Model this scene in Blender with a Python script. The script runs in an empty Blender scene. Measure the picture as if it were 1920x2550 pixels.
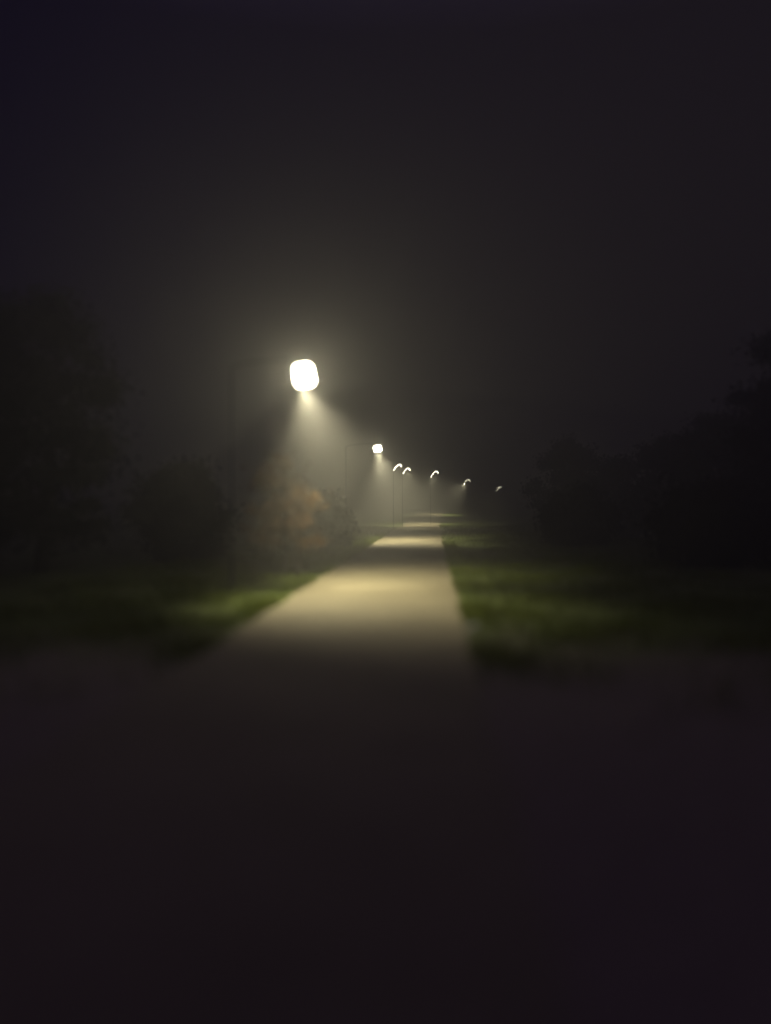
import bpy, bmesh, math, random
import numpy as np
from mathutils import Vector, Matrix

# ------------------------------------------------------------------ camera
scene = bpy.context.scene
COL = scene.collection
CAM_H = 1.5
F_PX, CX, CY = 1912.0, 960.0, 1275.0          # focal length and centre in photo pixels
VPX, VPY = 1080.0, 1257.0                     # where the straight part of the path vanishes
cam_d = bpy.data.cameras.new("camera")
cam = bpy.data.objects.new("camera", cam_d)
COL.objects.link(cam)
cam_d.sensor_fit = 'VERTICAL'
cam_d.sensor_height = 36.0
cam_d.lens = F_PX / 2550.0 * 36.0
cam_d.clip_start, cam_d.clip_end = 0.05, 1000
yaw = math.atan((VPX - CX) / F_PX)
pitch = -math.atan((CY - VPY) / F_PX)
cam.location = (0, 0, CAM_H)
cam.rotation_euler = (math.pi / 2 + pitch, 0, yaw)
cam_d.dof.use_dof = True
cam_d.dof.focus_distance = 55
cam_d.dof.aperture_fstop = cam_d.lens / 1000 / 0.23
scene.camera = cam

# ------------------------------------------------------------------ night sky and exposure
world = bpy.data.worlds.new("World")
scene.world = world
world.use_nodes = True
wn, wl = world.node_tree.nodes, world.node_tree.links
wn.clear()
w_out = wn.new('ShaderNodeOutputWorld')
w_bg = wn.new('ShaderNodeBackground')
w_tc = wn.new('ShaderNodeTexCoord')
w_dot = wn.new('ShaderNodeVectorMath'); w_dot.operation = 'DOT_PRODUCT'
glow_dir = Vector((0.50, 0.85, 0.12)).normalized()      # town glow behind the trees on the right
w_dot.inputs[1].default_value = glow_dir
w_ramp = wn.new('ShaderNodeValToRGB')
w_ramp.color_ramp.elements[0].position = 0.45
w_ramp.color_ramp.elements[0].color = (0.0020, 0.0010, 0.0070, 1)
w_ramp.color_ramp.elements[1].position = 1.0
w_ramp.color_ramp.elements[1].color = (0.0095, 0.0075, 0.0090, 1)
wl.new(w_tc.outputs['Generated'], w_dot.inputs[0])
wl.new(w_dot.outputs['Value'], w_ramp.inputs['Fac'])
w_sep = wn.new('ShaderNodeSeparateXYZ')                  # added overhead sky glow, above the frame, lifting the dark ground
w_zen = wn.new('ShaderNodeValToRGB')
w_zen.color_ramp.elements[0].position = 0.52
w_zen.color_ramp.elements[0].color = (0, 0, 0, 1)
w_zen.color_ramp.elements[1].position = 0.95
w_zen.color_ramp.elements[1].color = (0.042, 0.031, 0.078, 1)
w_add = wn.new('ShaderNodeMix'); w_add.data_type = 'RGBA'; w_add.blend_type = 'ADD'
w_add.inputs[0].default_value = 1
wl.new(w_tc.outputs['Generated'], w_sep.inputs[0])
wl.new(w_sep.outputs['Z'], w_zen.inputs['Fac'])
wl.new(w_ramp.outputs['Color'], w_add.inputs[6]); wl.new(w_zen.outputs['Color'], w_add.inputs[7])
wl.new(w_add.outputs[2], w_bg.inputs['Color'])
w_bg.inputs['Strength'].default_value = 1.0
wl.new(w_bg.outputs[0], w_out.inputs['Surface'])

scene.view_settings.view_transform = 'Standard'
scene.view_settings.look = 'None'
scene.view_settings.exposure = 0
scene.view_settings.gamma = 1
cy = scene.cycles
cy.use_denoising = True
cy.volume_bounces = 0
cy.max_bounces = 6
cy.diffuse_bounces = 2
cy.sample_clamp_indirect = 4

LIGHT = (1.0, 0.92, 0.64)
SPOT_W = 1900.0
HAZE_DENSITY = 0.032
HAZE_G = 0.62

# ------------------------------------------------------------------ helpers
def tag(o, label=None, cat=None, group=None, kind=None):
    if label: o['label'] = label
    if cat: o['category'] = cat
    if group: o['group'] = group
    if kind: o['kind'] = kind
    return o

def empty(name, loc, rz=0):
    o = bpy.data.objects.new(name, None)
    o.empty_display_size = 0.2
    o.location = loc
    o.rotation_euler = (0, 0, rz)
    COL.objects.link(o)
    return o

def mesh_np(name, verts, faces, mat, parent=None, uniform=None, smooth=False):
    """verts (n,3), faces (m,k) with one k"""
    me = bpy.data.meshes.new(name)
    v = np.asarray(verts, np.float32); f = np.asarray(faces, np.int32)
    k = f.shape[1]
    me.vertices.add(len(v)); me.vertices.foreach_set('co', v.ravel())
    me.loops.add(f.size); me.loops.foreach_set('vertex_index', f.ravel())
    me.polygons.add(len(f))
    me.polygons.foreach_set('loop_start', np.arange(0, f.size, k, dtype=np.int32))
    if uniform is not None:
        at = me.attributes.new('tone', 'FLOAT', 'FACE')
        at.data.foreach_set('value', np.asarray(uniform, np.float32))
    me.update(calc_edges=True); me.validate()
    if smooth:
        me.polygons.foreach_set('use_smooth', np.ones(len(me.polygons), bool))
    me.materials.append(mat)
    o = bpy.data.objects.new(name, me)
    COL.objects.link(o)
    if parent: o.parent = parent
    return o

def bm_obj(name, bm, mat, parent=None, smooth=True):
    me = bpy.data.meshes.new(name)
    bm.to_mesh(me); bm.free()
    if smooth:
        for p in me.polygons: p.use_smooth = True
    me.materials.append(mat)
    o = bpy.data.objects.new(name, me)
    COL.objects.link(o)
    if parent: o.parent = parent
    return o

def add_tube(bm, pts, radii, seg=12, cap=True):
    pts = [Vector(p) for p in pts]
    rings = []
    prev = None
    for i, p in enumerate(pts):
        d = (pts[min(i + 1, len(pts) - 1)] - pts[max(i - 1, 0)]).normalized()
        ref = Vector((0, 1, 0)) if abs(d.y) < 0.9 else Vector((1, 0, 0))
        if prev is not None: ref = prev
        u = (ref - d * ref.dot(d)).normalized()
        prev = u
        w = d.cross(u)
        r = radii[i] if hasattr(radii, '__len__') else radii
        rings.append([bm.verts.new(p + (u * math.cos(a) + w * math.sin(a)) * r)
                      for a in [2 * math.pi * k / seg for k in range(seg)]])
    for a, b in zip(rings[:-1], rings[1:]):
        for k in range(seg):
            bm.faces.new((a[k], a[(k + 1) % seg], b[(k + 1) % seg], b[k]))
    if cap:
        bm.faces.new(rings[0][::-1]); bm.faces.new(rings[-1])

def material(name):
    m = bpy.data.materials.new(name); m.use_nodes = True
    nt = m.node_tree
    return m, nt.nodes, nt.links, nt.nodes['Principled BSDF']

def noise_ramp(nodes, links, scale, stops, detail=6, coord='Object', rough=0.6):
    tc = nodes.new('ShaderNodeTexCoord')
    n = nodes.new('ShaderNodeTexNoise')
    n.inputs['Scale'].default_value = scale
    n.inputs['Detail'].default_value = detail
    n.inputs['Roughness'].default_value = rough
    r = nodes.new('ShaderNodeValToRGB')
    links.new(tc.outputs[coord], n.inputs['Vector'])
    links.new(n.outputs['Fac'], r.inputs['Fac'])
    e = r.color_ramp.elements
    e[0].position, e[0].color = stops[0][0], (*stops[0][1], 1)
    e[1].position, e[1].color = stops[-1][0], (*stops[-1][1], 1)
    for p, c in stops[1:-1]:
        x = e.new(p); x.color = (*c, 1)
    return n, r

# ------------------------------------------------------------------ materials
m_path, n_, l_, b_ = material('sandy_path')
nz, rp = noise_ramp(n_, l_, 0.9, [(0.3, (0.29, 0.245, 0.145)), (0.55, (0.36, 0.308, 0.185)), (0.75, (0.41, 0.35, 0.215))])
nz2, rp2 = noise_ramp(n_, l_, 45, [(0.3, (0.62, 0.62, 0.62)), (0.7, (1.12, 1.12, 1.12))], detail=4)
mx = n_.new('ShaderNodeMix'); mx.data_type = 'RGBA'; mx.blend_type = 'MULTIPLY'
mx.inputs[0].default_value = 1
l_.new(rp.outputs[0], mx.inputs[6]); l_.new(rp2.outputs[0], mx.inputs[7])
l_.new(mx.outputs[2], b_.inputs['Base Color'])
bp = n_.new('ShaderNodeBump'); bp.inputs['Strength'].default_value = 0.5; bp.inputs['Distance'].default_value = 0.01
l_.new(nz2.outputs['Fac'], bp.inputs['Height']); l_.new(bp.outputs[0], b_.inputs['Normal'])
b_.inputs['Roughness'].default_value = 0.85

m_ground, n_, l_, b_ = material('mossy_soil')
nz, rp = noise_ramp(n_, l_, 1.6, [(0.3, (0.078, 0.080, 0.016)), (0.5, (0.092, 0.125, 0.012)), (0.72, (0.12, 0.155, 0.016))])
# close to the viewer the earth is painted paler, brightening the unlit verges
tc = n_.new('ShaderNodeTexCoord'); sp = n_.new('ShaderNodeSeparateXYZ')
l_.new(tc.outputs['Object'], sp.inputs[0])
ma = n_.new('ShaderNodeMath'); ma.operation = 'MULTIPLY_ADD'
ma.inputs[1].default_value = 3.0
l_.new(nz.outputs['Fac'], ma.inputs[0]); l_.new(sp.outputs['Y'], ma.inputs[2])
mr = n_.new('ShaderNodeMapRange'); mr.interpolation_type = 'SMOOTHSTEP'
mr.inputs['From Min'].default_value = 7.4; mr.inputs['From Max'].default_value = 11.0
l_.new(ma.outputs[0], mr.inputs['Value'])
nz3, rp3 = noise_ramp(n_, l_, 7, [(0.3, (0.26, 0.215, 0.155)), (0.7, (0.38, 0.315, 0.225))])
mx = n_.new('ShaderNodeMix'); mx.data_type = 'RGBA'
l_.new(mr.outputs[0], mx.inputs[0]); l_.new(rp3.outputs[0], mx.inputs[6]); l_.new(rp.outputs[0], mx.inputs[7])
l_.new(mx.outputs[2], b_.inputs['Base Color'])
bp = n_.new('ShaderNodeBump'); bp.inputs['Strength'].default_value = 0.7
l_.new(nz.outputs['Fac'], bp.inputs['Height']); l_.new(bp.outputs[0], b_.inputs['Normal'])
b_.inputs['Roughness'].default_value = 0.95

def leaf_material(name, dark, mid, light):
    m, n_, l_, b_ = material(name)
    a = n_.new('ShaderNodeAttribute'); a.attribute_name = 'tone'
    r = n_.new('ShaderNodeValToRGB')
    e = r.color_ramp.elements
    e[0].color, e[1].color = (*dark, 1), (*light, 1)
    x = e.new(0.5); x.color = (*mid, 1)
    l_.new(a.outputs['Fac'], r.inputs['Fac'])
    l_.new(r.outputs[0], b_.inputs['Base Color'])
    b_.inputs['Roughness'].default_value = 0.7
    b_.inputs['Specular IOR Level'].default_value = 0.2
    tr = n_.new('ShaderNodeBsdfTranslucent')              # thin leaves let light through
    l_.new(r.outputs[0], tr.inputs['Color'])
    ms = n_.new('ShaderNodeMixShader'); ms.inputs[0].default_value = 0.45
    l_.new(b_.outputs[0], ms.inputs[1]); l_.new(tr.outputs[0], ms.inputs[2])
    l_.new(ms.outputs[0], n_['Material Output'].inputs['Surface'])
    return m
m_grass = leaf_material('grass_blades', (0.085, 0.118, 0.007), (0.138, 0.185, 0.010), (0.20, 0.22, 0.020))
m_autumn = leaf_material('russet_leaves', (0.11, 0.060, 0.020), (0.25, 0.135, 0.050), (0.35, 0.24, 0.10))
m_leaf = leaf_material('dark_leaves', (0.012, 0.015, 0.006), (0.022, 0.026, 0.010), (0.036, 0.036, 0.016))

m_bark, n_, l_, b_ = material('bark')
nz, rp = noise_ramp(n_, l_, 9, [(0.3, (0.02, 0.014, 0.010)), (0.7, (0.05, 0.038, 0.028))])
l_.new(rp.outputs[0], b_.inputs['Base Color']); b_.inputs['Roughness'].default_value = 0.9

m_metal, n_, l_, b_ = material('grey_painted_steel')
nz, rp = noise_ramp(n_, l_, 14, [(0.35, (0.014, 0.015, 0.014)), (0.7, (0.03, 0.03, 0.028))])
l_.new(rp.outputs[0], b_.inputs['Base Color'])
b_.inputs['Roughness'].default_value = 0.75; b_.inputs['Specular IOR Level'].default_value = 0.25

def lamp_glow(name, strength, col=(1.0, 0.93, 0.68)):
    m, n_, l_, b_ = material(name)
    b_.inputs['Base Color'].default_value = (0.8, 0.78, 0.72, 1)
    b_.inputs['Emission Color'].default_value = (*col, 1)
    b_.inputs['Emission Strength'].default_value = strength
    return m
m_diff = lamp_glow('lit_diffuser', 1)
# emission painted to fade from face middles to edges, softening the glare rim
n_, l_ = m_diff.node_tree.nodes, m_diff.node_tree.links
tc = n_.new('ShaderNodeTexCoord'); ds = n_.new('ShaderNodeVectorMath'); ds.operation = 'DISTANCE'
ds.inputs[1].default_value = (0.5, 0.5, 0.5)
mr = n_.new('ShaderNodeMapRange'); mr.interpolation_type = 'SMOOTHSTEP'
for k_, v_ in (('From Min', 0.50), ('From Max', 0.76), ('To Min', 80.0), ('To Max', 1.6)):
    mr.inputs[k_].default_value = v_
l_.new(tc.outputs['Generated'], ds.inputs[0]); l_.new(ds.outputs['Value'], mr.inputs['Value'])
l_.new(mr.outputs[0], n_['Principled BSDF'].inputs['Emission Strength'])
m_streak = lamp_glow('lit_streak', 22)
m_streak_dim = lamp_glow('fog_dimmed_streak', 10)             # fog dimming put into the emission of the two farthest lamps

m_paper, n_, l_, b_ = material('pale_paper')
nz, rp = noise_ramp(n_, l_, 30, [(0.35, (0.62, 0.60, 0.52)), (0.6, (0.80, 0.79, 0.74))])
l_.new(rp.outputs[0], b_.inputs['Base Color']); b_.inputs['Roughness'].default_value = 0.5

# ------------------------------------------------------------------ setting: ground, path, grass
def px_to_x(px, d): return (px - VPX) / F_PX * d
def px_to_z(py, d): return CAM_H + (VPY - py) / F_PX * d

def bend(y):                       # the path swings very slightly right beyond 44 m
    t = max(0.0, y - 44.0)
    return 0.0004 * t * t
def climb(y):                      # beyond 55 m the ground climbs gently
    t = max(0.0, y - 55.0)
    return 0.0009 * t * t if t < 16 else 0.0009 * 256 + 0.0288 * (t - 16)
PATH_L, PATH_R = -2.34, 0.40

rng = np.random.default_rng(7)
N = 150
gx = np.sign(np.linspace(-1, 1, N)) * np.abs(np.linspace(-1, 1, N)) ** 2.2 * 170
gy = -18 + (np.linspace(0, 1, N) ** 1.6) * 190
GX, GY = np.meshgrid(gx, gy, indexing='ij')
def terrain(x, y):
    b = np.vectorize(bend)(y)
    off = np.maximum(np.maximum(PATH_L - (x - b), (x - b) - PATH_R), 0)
    rise = np.minimum(off / 6.0, 1.0)
    return rise * (0.10 * np.sin(x * 0.9 + 1.3) * np.cos(y * 0.45) + 0.10 * np.sin(y * 0.21 + x * 0.3)) + np.vectorize(climb)(y)
GZ = terrain(GX, GY)
gv = np.stack([GX.ravel(), GY.ravel(), GZ.ravel()], 1)
ii, jj = np.meshgrid(np.arange(N - 1), np.arange(N - 1), indexing='ij')
a = (ii * N + jj).ravel()
gf = np.stack([a, a + N, a + N + 1, a + 1], 1)
ground = mesh_np('ground', gv, gf, m_ground, smooth=True)
tag(ground, kind='structure')

ys = np.concatenate([np.arange(-12, 50, 0.12), np.arange(50, 150, 0.6)])
cols = 9
pv = []
r1 = np.cumsum(rng.normal(0, 1, len(ys))); r2 = np.cumsum(rng.normal(0, 1, len(ys)))
def smooth_wobble(ys, amp, ph):
    return amp * (np.sin(ys * 1.7 + ph) + 0.6 * np.sin(ys * 3.9 + 2 * ph) + 0.5 * np.sin(ys * 0.6 + 3 * ph))
for y, wl_, wr_ in zip(ys, smooth_wobble(ys, 0.022, 0.4), smooth_wobble(ys, 0.022, 2.1)):
    x0, x1 = PATH_L + bend(y) + wl_, PATH_R + bend(y) + wr_
    for k in range(cols):
        t = k / (cols - 1)
        pv.append((x0 + (x1 - x0) * t, y, 0.006 + 0.022 * (1 - (2 * t - 1) ** 2) + climb(y) + 0.02 * min(1.0, max(0.0, (y - 42) / 12))))
pf = []
for i in range(len(ys) - 1):
    for k in range(cols - 1):
        q = i * cols + k
        pf.append((q, q + 1, q + cols + 1, q + cols))
path = mesh_np('path', pv, pf, m_path, smooth=True)
tag(path, kind='structure')

# short grass on both verges: one mass of blades
def grass_field(n, xr, yr, ypow=1.0):
    y = yr[0] + (yr[1] - yr[0]) * rng.random(n) ** ypow
    x = xr[0] + (xr[1] - xr[0]) * rng.random(n)
    return x, y
parts = [grass_field(26000, (-6.5, -2.2), (3, 22), 1.1), grass_field(26000, (0.32, 6.5), (3, 22), 1.1),
         grass_field(4000, (-2.75, -2.26), (7, 30), 1.0), grass_field(4000, (0.33, 0.8), (7, 30), 1.0),
         grass_field(12000, (-6.5, -2.2), (22, 50)), grass_field(14000, (0.32, 8), (22, 55))]
X = np.concatenate([p[0] for p in parts]); Y = np.concatenate([p[1] for p in parts])
B = np.vectorize(bend)(Y)
ok = (X - B < PATH_L + 0.04) | (X - B > PATH_R - 0.04)
clump = np.sin(X * 2.3 + 0.7 * np.sin(Y * 1.7)) * np.sin(Y * 1.9 + 0.8 * np.sin(X * 1.3))
ok &= rng.random(len(X)) < (0.55 + 0.45 * clump) * np.clip((Y - 5.6 + 0.8 * clump) / 3.4, 0.01, 1)
X, Y, clump = X[ok], Y[ok], clump[ok]
n = len(X)
Z = terrain(X, Y)
h = (0.05 + 0.07 * rng.random(n)) * (1.0 + 0.55 * clump)
wd = 0.006 + 0.007 * rng.random(n) + 0.0003 * Y
ang = rng.random(n) * 2 * np.pi
lx, ly = rng.normal(0, 0.45, n) * h, rng.normal(0, 0.45, n) * h
dx, dy = np.cos(ang) * wd, np.sin(ang) * wd
v = np.empty((n, 4, 3))
v[:, 0] = np.stack([X - dx, Y - dy, Z - 0.01], 1)
v[:, 1] = np.stack([X + dx, Y + dy, Z - 0.01], 1)
v[:, 2] = np.stack([X + lx * .5 + dx * .7, Y + ly * .5 + dy * .7, Z + h * .6], 1)
v[:, 3] = np.stack([X + lx, Y + ly, Z + h], 1)
base = np.arange(n) * 4
f = np.concatenate([np.stack([base, base + 1, base + 2], 1), np.stack([base, base + 2, base + 3], 1)])
tone = np.clip(0.45 + 0.25 * clump + rng.normal(0, 0.2, n), 0, 1)
grass = mesh_np('grass', v.reshape(-1, 3), f, m_grass, uniform=np.concatenate([tone, tone]))
tag(grass, 'short mossy green grass on both verges of the sandy path', 'grass', kind='stuff')

# ------------------------------------------------------------------ lamps
def spot(parent, loc, aim, power, size=124, blend=1.0, lateral=0.72, soft=0.06):
    d = bpy.data.lights.new('lamp_light', 'SPOT')
    d.energy = power; d.color = LIGHT
    d.spot_size = math.radians(size); d.spot_blend = blend
    d.shadow_soft_size = soft
    o = bpy.data.objects.new('lamp_light', d)
    COL.objects.link(o)
    o.parent = parent
    o.location = loc
    z = (Vector(loc) - Vector(aim)).normalized()          # long axis of the oblong beam runs along the path
    yy = (Vector((0, 1, 0)) - z * z.y).normalized()
    xx = yy.cross(z)
    o.rotation_euler = Matrix((xx, yy, z)).transposed().to_euler()
    o.scale = (lateral, 1, 1)
    return o

HEAD_UP = 2.29                       # lamp heads above the camera
LAMP_Z = CAM_H + HEAD_UP

def lantern_lamp(loc, label, w, hgt, roll, power, aim, arm=1.3):
    """post on the left, short arm over the path edge, glowing lantern hung from its end"""
    root = empty('street_lamp', loc)
    tag(root, label, 'street lamp', 'lamps lighting the foggy path')
    top = LAMP_Z + hgt * 0.5 + 0.10
    bm = bmesh.new()
    add_tube(bm, [(-arm, 0, 0), (-arm, 0, 0.5), (-arm, 0, 0.52), (-arm, 0, top - 0.15)], [0.040, 0.040, 0.018, 0.013], 16)
    bm_obj('pole', bm, m_metal, root)
    bm = bmesh.new()
    add_tube(bm, [(-arm, 0, -0.03), (-arm, 0, 0.03)], [0.14, 0.12], 20)
    bm_obj('base_plate', bm, m_metal, root)
    bm = bmesh.new()
    pts = [(-arm + arm * 0.12 * math.sin(a) * 0 + (arm) * (1 - math.cos(a)), 0, top - 0.15 + 0.15 * math.sin(a))
           for a in [math.pi / 2 * k / 8 for k in range(9)]]
    add_tube(bm, pts, 0.011, 12)
    bm_obj('arm', bm, m_metal, root)
    R = Matrix.Rotation(math.radians(roll), 4, 'Y')
    # diffuser: rounded lantern body, a little wider at the bottom
    bm = bmesh.new()
    bmesh.ops.create_cube(bm, size=1)
    for vv in bm.verts:
        k = 0.92 if vv.co.z > 0 else 1.06
        vv.co = Vector((vv.co.x * w * k, vv.co.y * w * k * 0.8, vv.co.z * hgt))
    bmesh.ops.bevel(bm, geom=bm.edges[:], offset=w * 0.22, segments=5, profile=0.5, affect='EDGES')
    bmesh.ops.delete(bm, geom=[q for q in bm.faces if q.normal.z < -0.9], context='FACES')   # open underneath
    bm.transform(Matrix.Translation((0, 0, LAMP_Z)) @ R)
    bm_obj('diffuser', bm, m_diff, root)
    # flat cap above
    bm = bmesh.new()
    bmesh.ops.create_cube(bm, size=1)
    for vv in bm.verts:
        k = 0.3 if vv.co.z > 0 else 0.6
        vv.co = Vector((vv.co.x * w * k, vv.co.y * w * k * .8, vv.co.z * 0.04 + hgt * 0.5 + 0.012))
    bmesh.ops.bevel(bm, geom=bm.edges[:], offset=0.012, segments=2, affect='EDGES')
    bm.transform(Matrix.Translation((0, 0, LAMP_Z)) @ R)
    bm_obj('cap', bm, m_metal, root)
    # two lobes, one along the path each way, as path luminaires throw their light
    zb = LAMP_Z - hgt * 0.5 - 0.03
    spot(root, (0.0, 0.03, zb), (aim[0] + 0.25, aim[1] + 2.2, 0), power * 1.0, size=78, lateral=0.98)
    spot(root, (0.0, -0.03, zb), (aim[0], aim[1] - 1.35, 0), power * 0.84, size=80, lateral=1.0)
    return root

def streak_lamp(loc, label, size, power, aim, rad=0.025, glow=None):
    """post carrying a camera-shake light trail shaped as a glowing tube: long rise, short hook"""
    root = empty('street_lamp', loc)
    tag(root, label, 'street lamp', 'lamps lighting the foggy path')
    s = size
    hz = LAMP_Z - loc[2]
    ctl = [(-0.50, -0.48), (-0.38, -0.28), (-0.24, -0.06), (-0.06, 0.14), (0.10, 0.27), (0.26, 0.33), (0.40, 0.26), (0.47, 0.10), (0.48, 0.02)]
    # smooth the control polygon (Catmull-Rom)
    pts = []
    for i in range(len(ctl) - 1):
        p0, p1, p2, p3 = ctl[max(i - 1, 0)], ctl[i], ctl[i + 1], ctl[min(i + 2, len(ctl) - 1)]
        for t in (0, .25, .5, .75):
            q = [0.5 * (2 * p1[c] + (p2[c] - p0[c]) * t + (2 * p0[c] - 5 * p1[c] + 4 * p2[c] - p3[c]) * t * t
                        + (3 * p1[c] - p0[c] - 3 * p2[c] + p3[c]) * t ** 3) for c in (0, 1)]
            pts.append((q[0] * s, 0, hz + q[1] * s))
    pts.append((ctl[-1][0] * s, 0, hz + ctl[-1][1] * s))
    m = len(pts)
    bm = bmesh.new()
    add_tube(bm, pts, [rad * (0.75 + 0.6 * i / m) for i in range(m)], 12)  # light trail of a shaken camera, built as a solid glowing curve
    bm_obj('light_streak', bm, glow or m_streak, root)
    x0, _, z0 = pts[0]
    bm = bmesh.new()
    add_tube(bm, [(x0 - 0.02, 0, 0), (x0 - 0.02, 0, 0.5), (x0 - 0.02, 0, z0 - 0.16), (x0, 0, z0 - 0.005)], [0.024, 0.022, 0.011, 0.011], 14)
    bm_obj('pole', bm, m_metal, root)
    bm = bmesh.new()
    add_tube(bm, [(x0 - 0.02, 0, -0.03), (x0 - 0.02, 0, 0.03)], [0.14, 0.12], 20)
    bm_obj('base_plate', bm, m_metal, root)
    spot(root, (0.05, 0, hz - 0.12), aim, power, size=130, lateral=0.8, soft=0.22)
    return root

def lamp_xy(px, py):
    d = HEAD_UP * F_PX / (VPY - py)
    return px_to_x(px, d), d

x, y = lamp_xy(755, 932)
lantern_lamp((x, y, 0), 'nearest and biggest street lamp with a glaring white square lantern above the path edge',
             0.315, 0.365, -8, SPOT_W, (1.1, -0.1, 0))
x, y = lamp_xy(940, 1117)
lantern_lamp((x, y, 0), 'second street lamp, smaller white rounded lantern down right of the big glaring one',
             0.31, 0.23, -14, SPOT_W * 1.8, (1.1, 0.0, 0))
far = [
    (990, 1163, 0.46, 0.35, (1.2, 2, 0), 'upper left one of the close pair of lamps with hook-shaped light trails beyond the second lamp'),
    (1012, 1172, 0.47, 2.8, (1.2, 5.5, 0), 'lower right one of the close pair of lamps with hook-shaped light trails beyond the second lamp'),
    (1082, 1180, 0.54, 2.0, (-1.5, 3, 0), 'lone bright lamp with a hook-shaped light trail standing right of the close pair, over the far path'),
    (1161, 1201, 0.78, 4.2, (-4.2, 1, 0), 'dim lamp with a hook-shaped light trail fading in fog, second from the right end of the row'),
    (1240, 1217, 0.6, 0.5, (-2, 0, 0), 'faintest and farthest lamp, a grey smudge in fog at the right end of the row'),
]
for px, py, s, pw, aim, lab in far:
    x, y = lamp_xy(px, py)
    streak_lamp((x, y, float(terrain(np.array([x]), np.array([y]))[0])), lab, s, SPOT_W * pw, aim, 0.025 if y < 70 else 0.030 if y < 90 else 0.12, m_streak if y < 70 else m_streak_dim)

# ------------------------------------------------------------------ trees and shrubs
def leaf_cloud(seed, clusters, per, leaf, spread, mat, name, parent, flat=0.75):
    r = np.random.default_rng(seed)
    C = np.repeat(np.asarray([c[:3] for c in clusters]), per, 0)
    S = np.repeat(np.asarray([c[3] for c in clusters]), per)
    n = len(C)
    d = r.normal(0, 1, (n, 3)); d /= np.linalg.norm(d, axis=1)[:, None]
    rad = S * np.minimum(np.abs(r.normal(0, 0.75, n)), 1.9)
    P = C + d * rad[:, None] * np.array([1, 1, flat])
    u = r.normal(0, 1, (n, 3)); u /= np.linalg.norm(u, axis=1)[:, None]
    w = np.cross(u, r.normal(0, 1, (n, 3))); w /= np.linalg.norm(w, axis=1)[:, None]
    L = leaf * (0.6 + 0.8 * r.random(n))[:, None]
    V = np.empty((n, 4, 3))
    V[:, 0] = P - u * L; V[:, 1] = P + w * L * .45; V[:, 2] = P + u * L; V[:, 3] = P - w * L * .45
    V[:, :, 2] = np.maximum(V[:, :, 2], 0.02)
    ct = np.repeat(r.random(len(clusters)), per)
    tone = np.clip(0.5 * ct + 0.5 * r.random(n), 0, 1)
    b = np.arange(n) * 4
    return mesh_np(name, V.reshape(-1, 3), np.stack([b, b + 1, b + 2, b + 3], 1), mat, parent, uniform=tone)

def tree(name, cat, loc, H, W, label, group, seed, mat, crown_from=0.3, leaf=0.09, per=150, ncl=42, stems=1):
    root = empty(name, loc)
    tag(root, label, cat, group)
    r = random.Random(seed)
    bm = bmesh.new()
    clusters = []
    tips = []
    for s in range(stems):
        sx, sy = (r.uniform(-.25, .25), r.uniform(-.2, .2)) if stems > 1 else (0, 0)
        lx, ly = r.uniform(-.1, .1) * W, r.uniform(-.1, .1) * W
        R0 = (0.018 * H + 0.02) / math.sqrt(stems)
        trunk = [(sx + lx * t + .03 * math.sin(5 * t + s), sy + ly * t, -0.15 + (H * 0.86 + 0.15) * t) for t in [k / 8 for k in range(9)]]
        add_tube(bm, trunk, [R0 * (1.25 - 1.1 * k / 8) for k in range(9)], 10)
        nl = max(4, int(11 / stems))
        for k in range(nl):
            t = crown_from + (0.95 - crown_from) * k / nl
            i = min(int(t * 8), 7)
            p = Vector(trunk[i]).lerp(Vector(trunk[i + 1]), t * 8 - i)
            a = k * 2.4 + r.uniform(-.4, .4) + s
            out = W * 0.5 * (0.55 + 0.45 * math.sin(math.pi * min(1, (t - crown_from) / (1 - crown_from) + 0.25))) * r.uniform(.6, 1)
            tip = p + Vector((math.cos(a) * out, math.sin(a) * out, out * r.uniform(.25, .6)))
            mid = p.lerp(tip, .5) + Vector((0, 0, out * .08))
            add_tube(bm, [p, mid, tip], [R0 * .4 * (1.1 - t), R0 * .28 * (1.1 - t), 0.006], 6)
            tips += [mid, tip]
    bm_obj('trunk', bm, m_bark, root)
    zc0 = H * crown_from
    for p in tips:
        clusters.append((p.x, p.y, min(p.z, H * .93), W * r.uniform(.10, .17)))
    for k in range(ncl):
        z = r.random()
        env = math.sin(math.pi * (0.12 + 0.83 * z)) ** 0.7
        a = r.uniform(0, 2 * math.pi); q = math.sqrt(r.random()) * W * .46 * env
        clusters.append((math.cos(a) * q, math.sin(a) * q, zc0 + (H - zc0) * (z * .93), W * r.uniform(.08, .16)))
    leaf_cloud(seed, clusters, per, leaf, 1, mat, 'crown', root)
    return root

def by_px(px, d): return (px_to_x(px, d), d, float(terrain(np.array([px_to_x(px, d)]), np.array([d]))[0]))

# russet bush under the nearest lamp
tree('autumn_bush', 'bush', by_px(705, 16.0), 2.65, 1.75, 'russet brown leafy bush lit from above, left of the path below the biggest lamp',
     None, 11, m_autumn, crown_from=0.28, leaf=0.055, per=90, ncl=30, stems=4)
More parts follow.
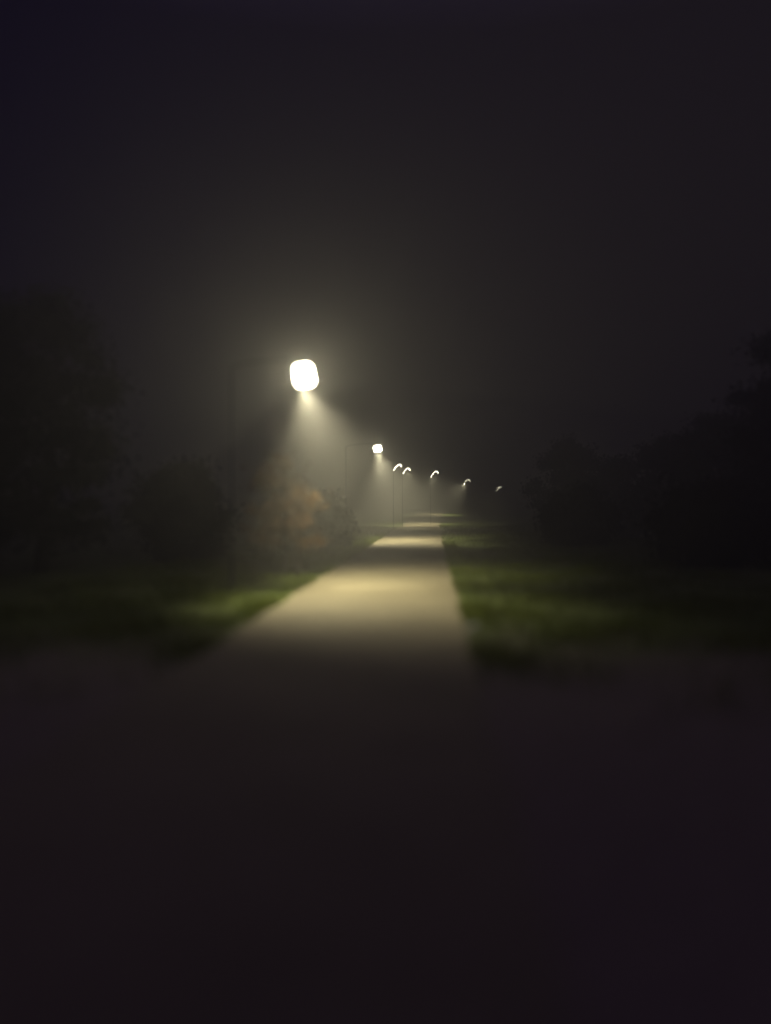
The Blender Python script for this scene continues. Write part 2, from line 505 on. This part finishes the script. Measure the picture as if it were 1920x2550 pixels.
# darker growth on the left
G = 'trees and shrubs edging the foggy path'
left = [
    ('shrub', 'shrub', 440, 20.0, 2.6, 2.8, 'dark leafy shrub just left of the russet bush', 21),
    ('shrub', 'shrub', 800, 27.0, 1.9, 2.2, 'low dim shrub behind the russet bush, beside the dark stretch of path', 22),
    ('tree', 'tree', 70, 16.0, 6.2, 3.8, 'dark tree in gloom on the left, second tree from the left edge', 23),
    ('tree', 'tree', -260, 13.5, 6.3, 4.2, 'nearly black tall tree at the left edge of the view', 24),
]
for nm, ct, px, d, H, W, lab, sd in left:
    tree(nm, ct, by_px(px, d), H, W, lab, G, sd, m_leaf, crown_from=0.06 if nm == 'shrub' else 0.12, per=260, ncl=60, leaf=0.08)
right = [
    ('tree', 'tree', 1410, 37.1, 4.88, 3.5, 'low round-topped dark tree right of the faintest lamp, leftmost of the right hand trees', 31),
    ('shrub', 'shrub', 1520, 35.5, 3.76, 3.8, 'lower dark shrub filling the dip between round-topped tree and taller trees at right', 32),
    ('tree', 'tree', 1650, 32.2, 4.40, 3.4, 'dark tree right of the low dip in the treeline on the right', 33),
    ('tree', 'tree', 1775, 28.2, 5.05, 3.8, 'tall dark tree, second from the right edge of the view', 34),
    ('tree', 'tree', 1915, 22.6, 6.26, 3.9, 'tallest dark tree of the right hand row, at the right edge of the view', 35),
    ('shrub', 'shrub', 1750, 20.2, 2.15, 3.2, 'broad low black shrub in front of the trees at the right edge', 36),
    ('shrub', 'shrub', 1430, 27.4, 2.06, 2.9, 'low black shrub on the grass below the round-topped tree', 37),
]
for nm, ct, px, d, H, W, lab, sd in right:
    tree(nm, ct, by_px(px, d), H, W, lab, G, sd, m_leaf, crown_from=0.06 if nm == 'shrub' else 0.15, per=300, ncl=56, leaf=0.08)

# crumpled scrap at the right path edge
bm = bmesh.new()
bmesh.ops.create_grid(bm, x_segments=6, y_segments=6, size=0.5)
rr = random.Random(3)
for vv in bm.verts:
    vv.co = Vector((vv.co.x * 0.15, vv.co.y * 0.10, 0.018 + 0.05 * (vv.co.x + .5) * .6 + rr.uniform(-.008, .008)))
bmesh.ops.solidify(bm, geom=bm.faces[:], thickness=0.002)
scrap = bm_obj('paper_scrap', bm, m_paper, None, smooth=False)
d = 9.0
scrap.location = (px_to_x(1175, d), d, 0.05)
scrap.rotation_euler = (math.radians(10), math.radians(-12), 0.4)
tag(scrap, 'tiny pale crumpled scrap lying in the grass at the right edge of the path', 'litter')

# ------------------------------------------------------------------ haze
m_haze = bpy.data.materials.new('fog'); m_haze.use_nodes = True
hn, hl = m_haze.node_tree.nodes, m_haze.node_tree.links
hn.clear()
ho = hn.new('ShaderNodeOutputMaterial')
hv = hn.new('ShaderNodeVolumePrincipled')
hv.inputs['Color'].default_value = (0.95, 0.93, 0.84, 1)
hv.inputs['Density'].default_value = HAZE_DENSITY
hv.inputs['Anisotropy'].default_value = HAZE_G
hl.new(hv.outputs[0], ho.inputs['Volume'])
bm = bmesh.new()
bmesh.ops.create_cube(bm, size=1)
for vv in bm.verts:
    vv.co = Vector((vv.co.x * 360, vv.co.y * 210 + 77, -1.3 if vv.co.z < 0 else 6.9))
haze = bm_obj('haze', bm, m_haze, None, smooth=False)
tag(haze, 'thin night fog glowing round the lamps over the path', 'fog', kind='stuff')
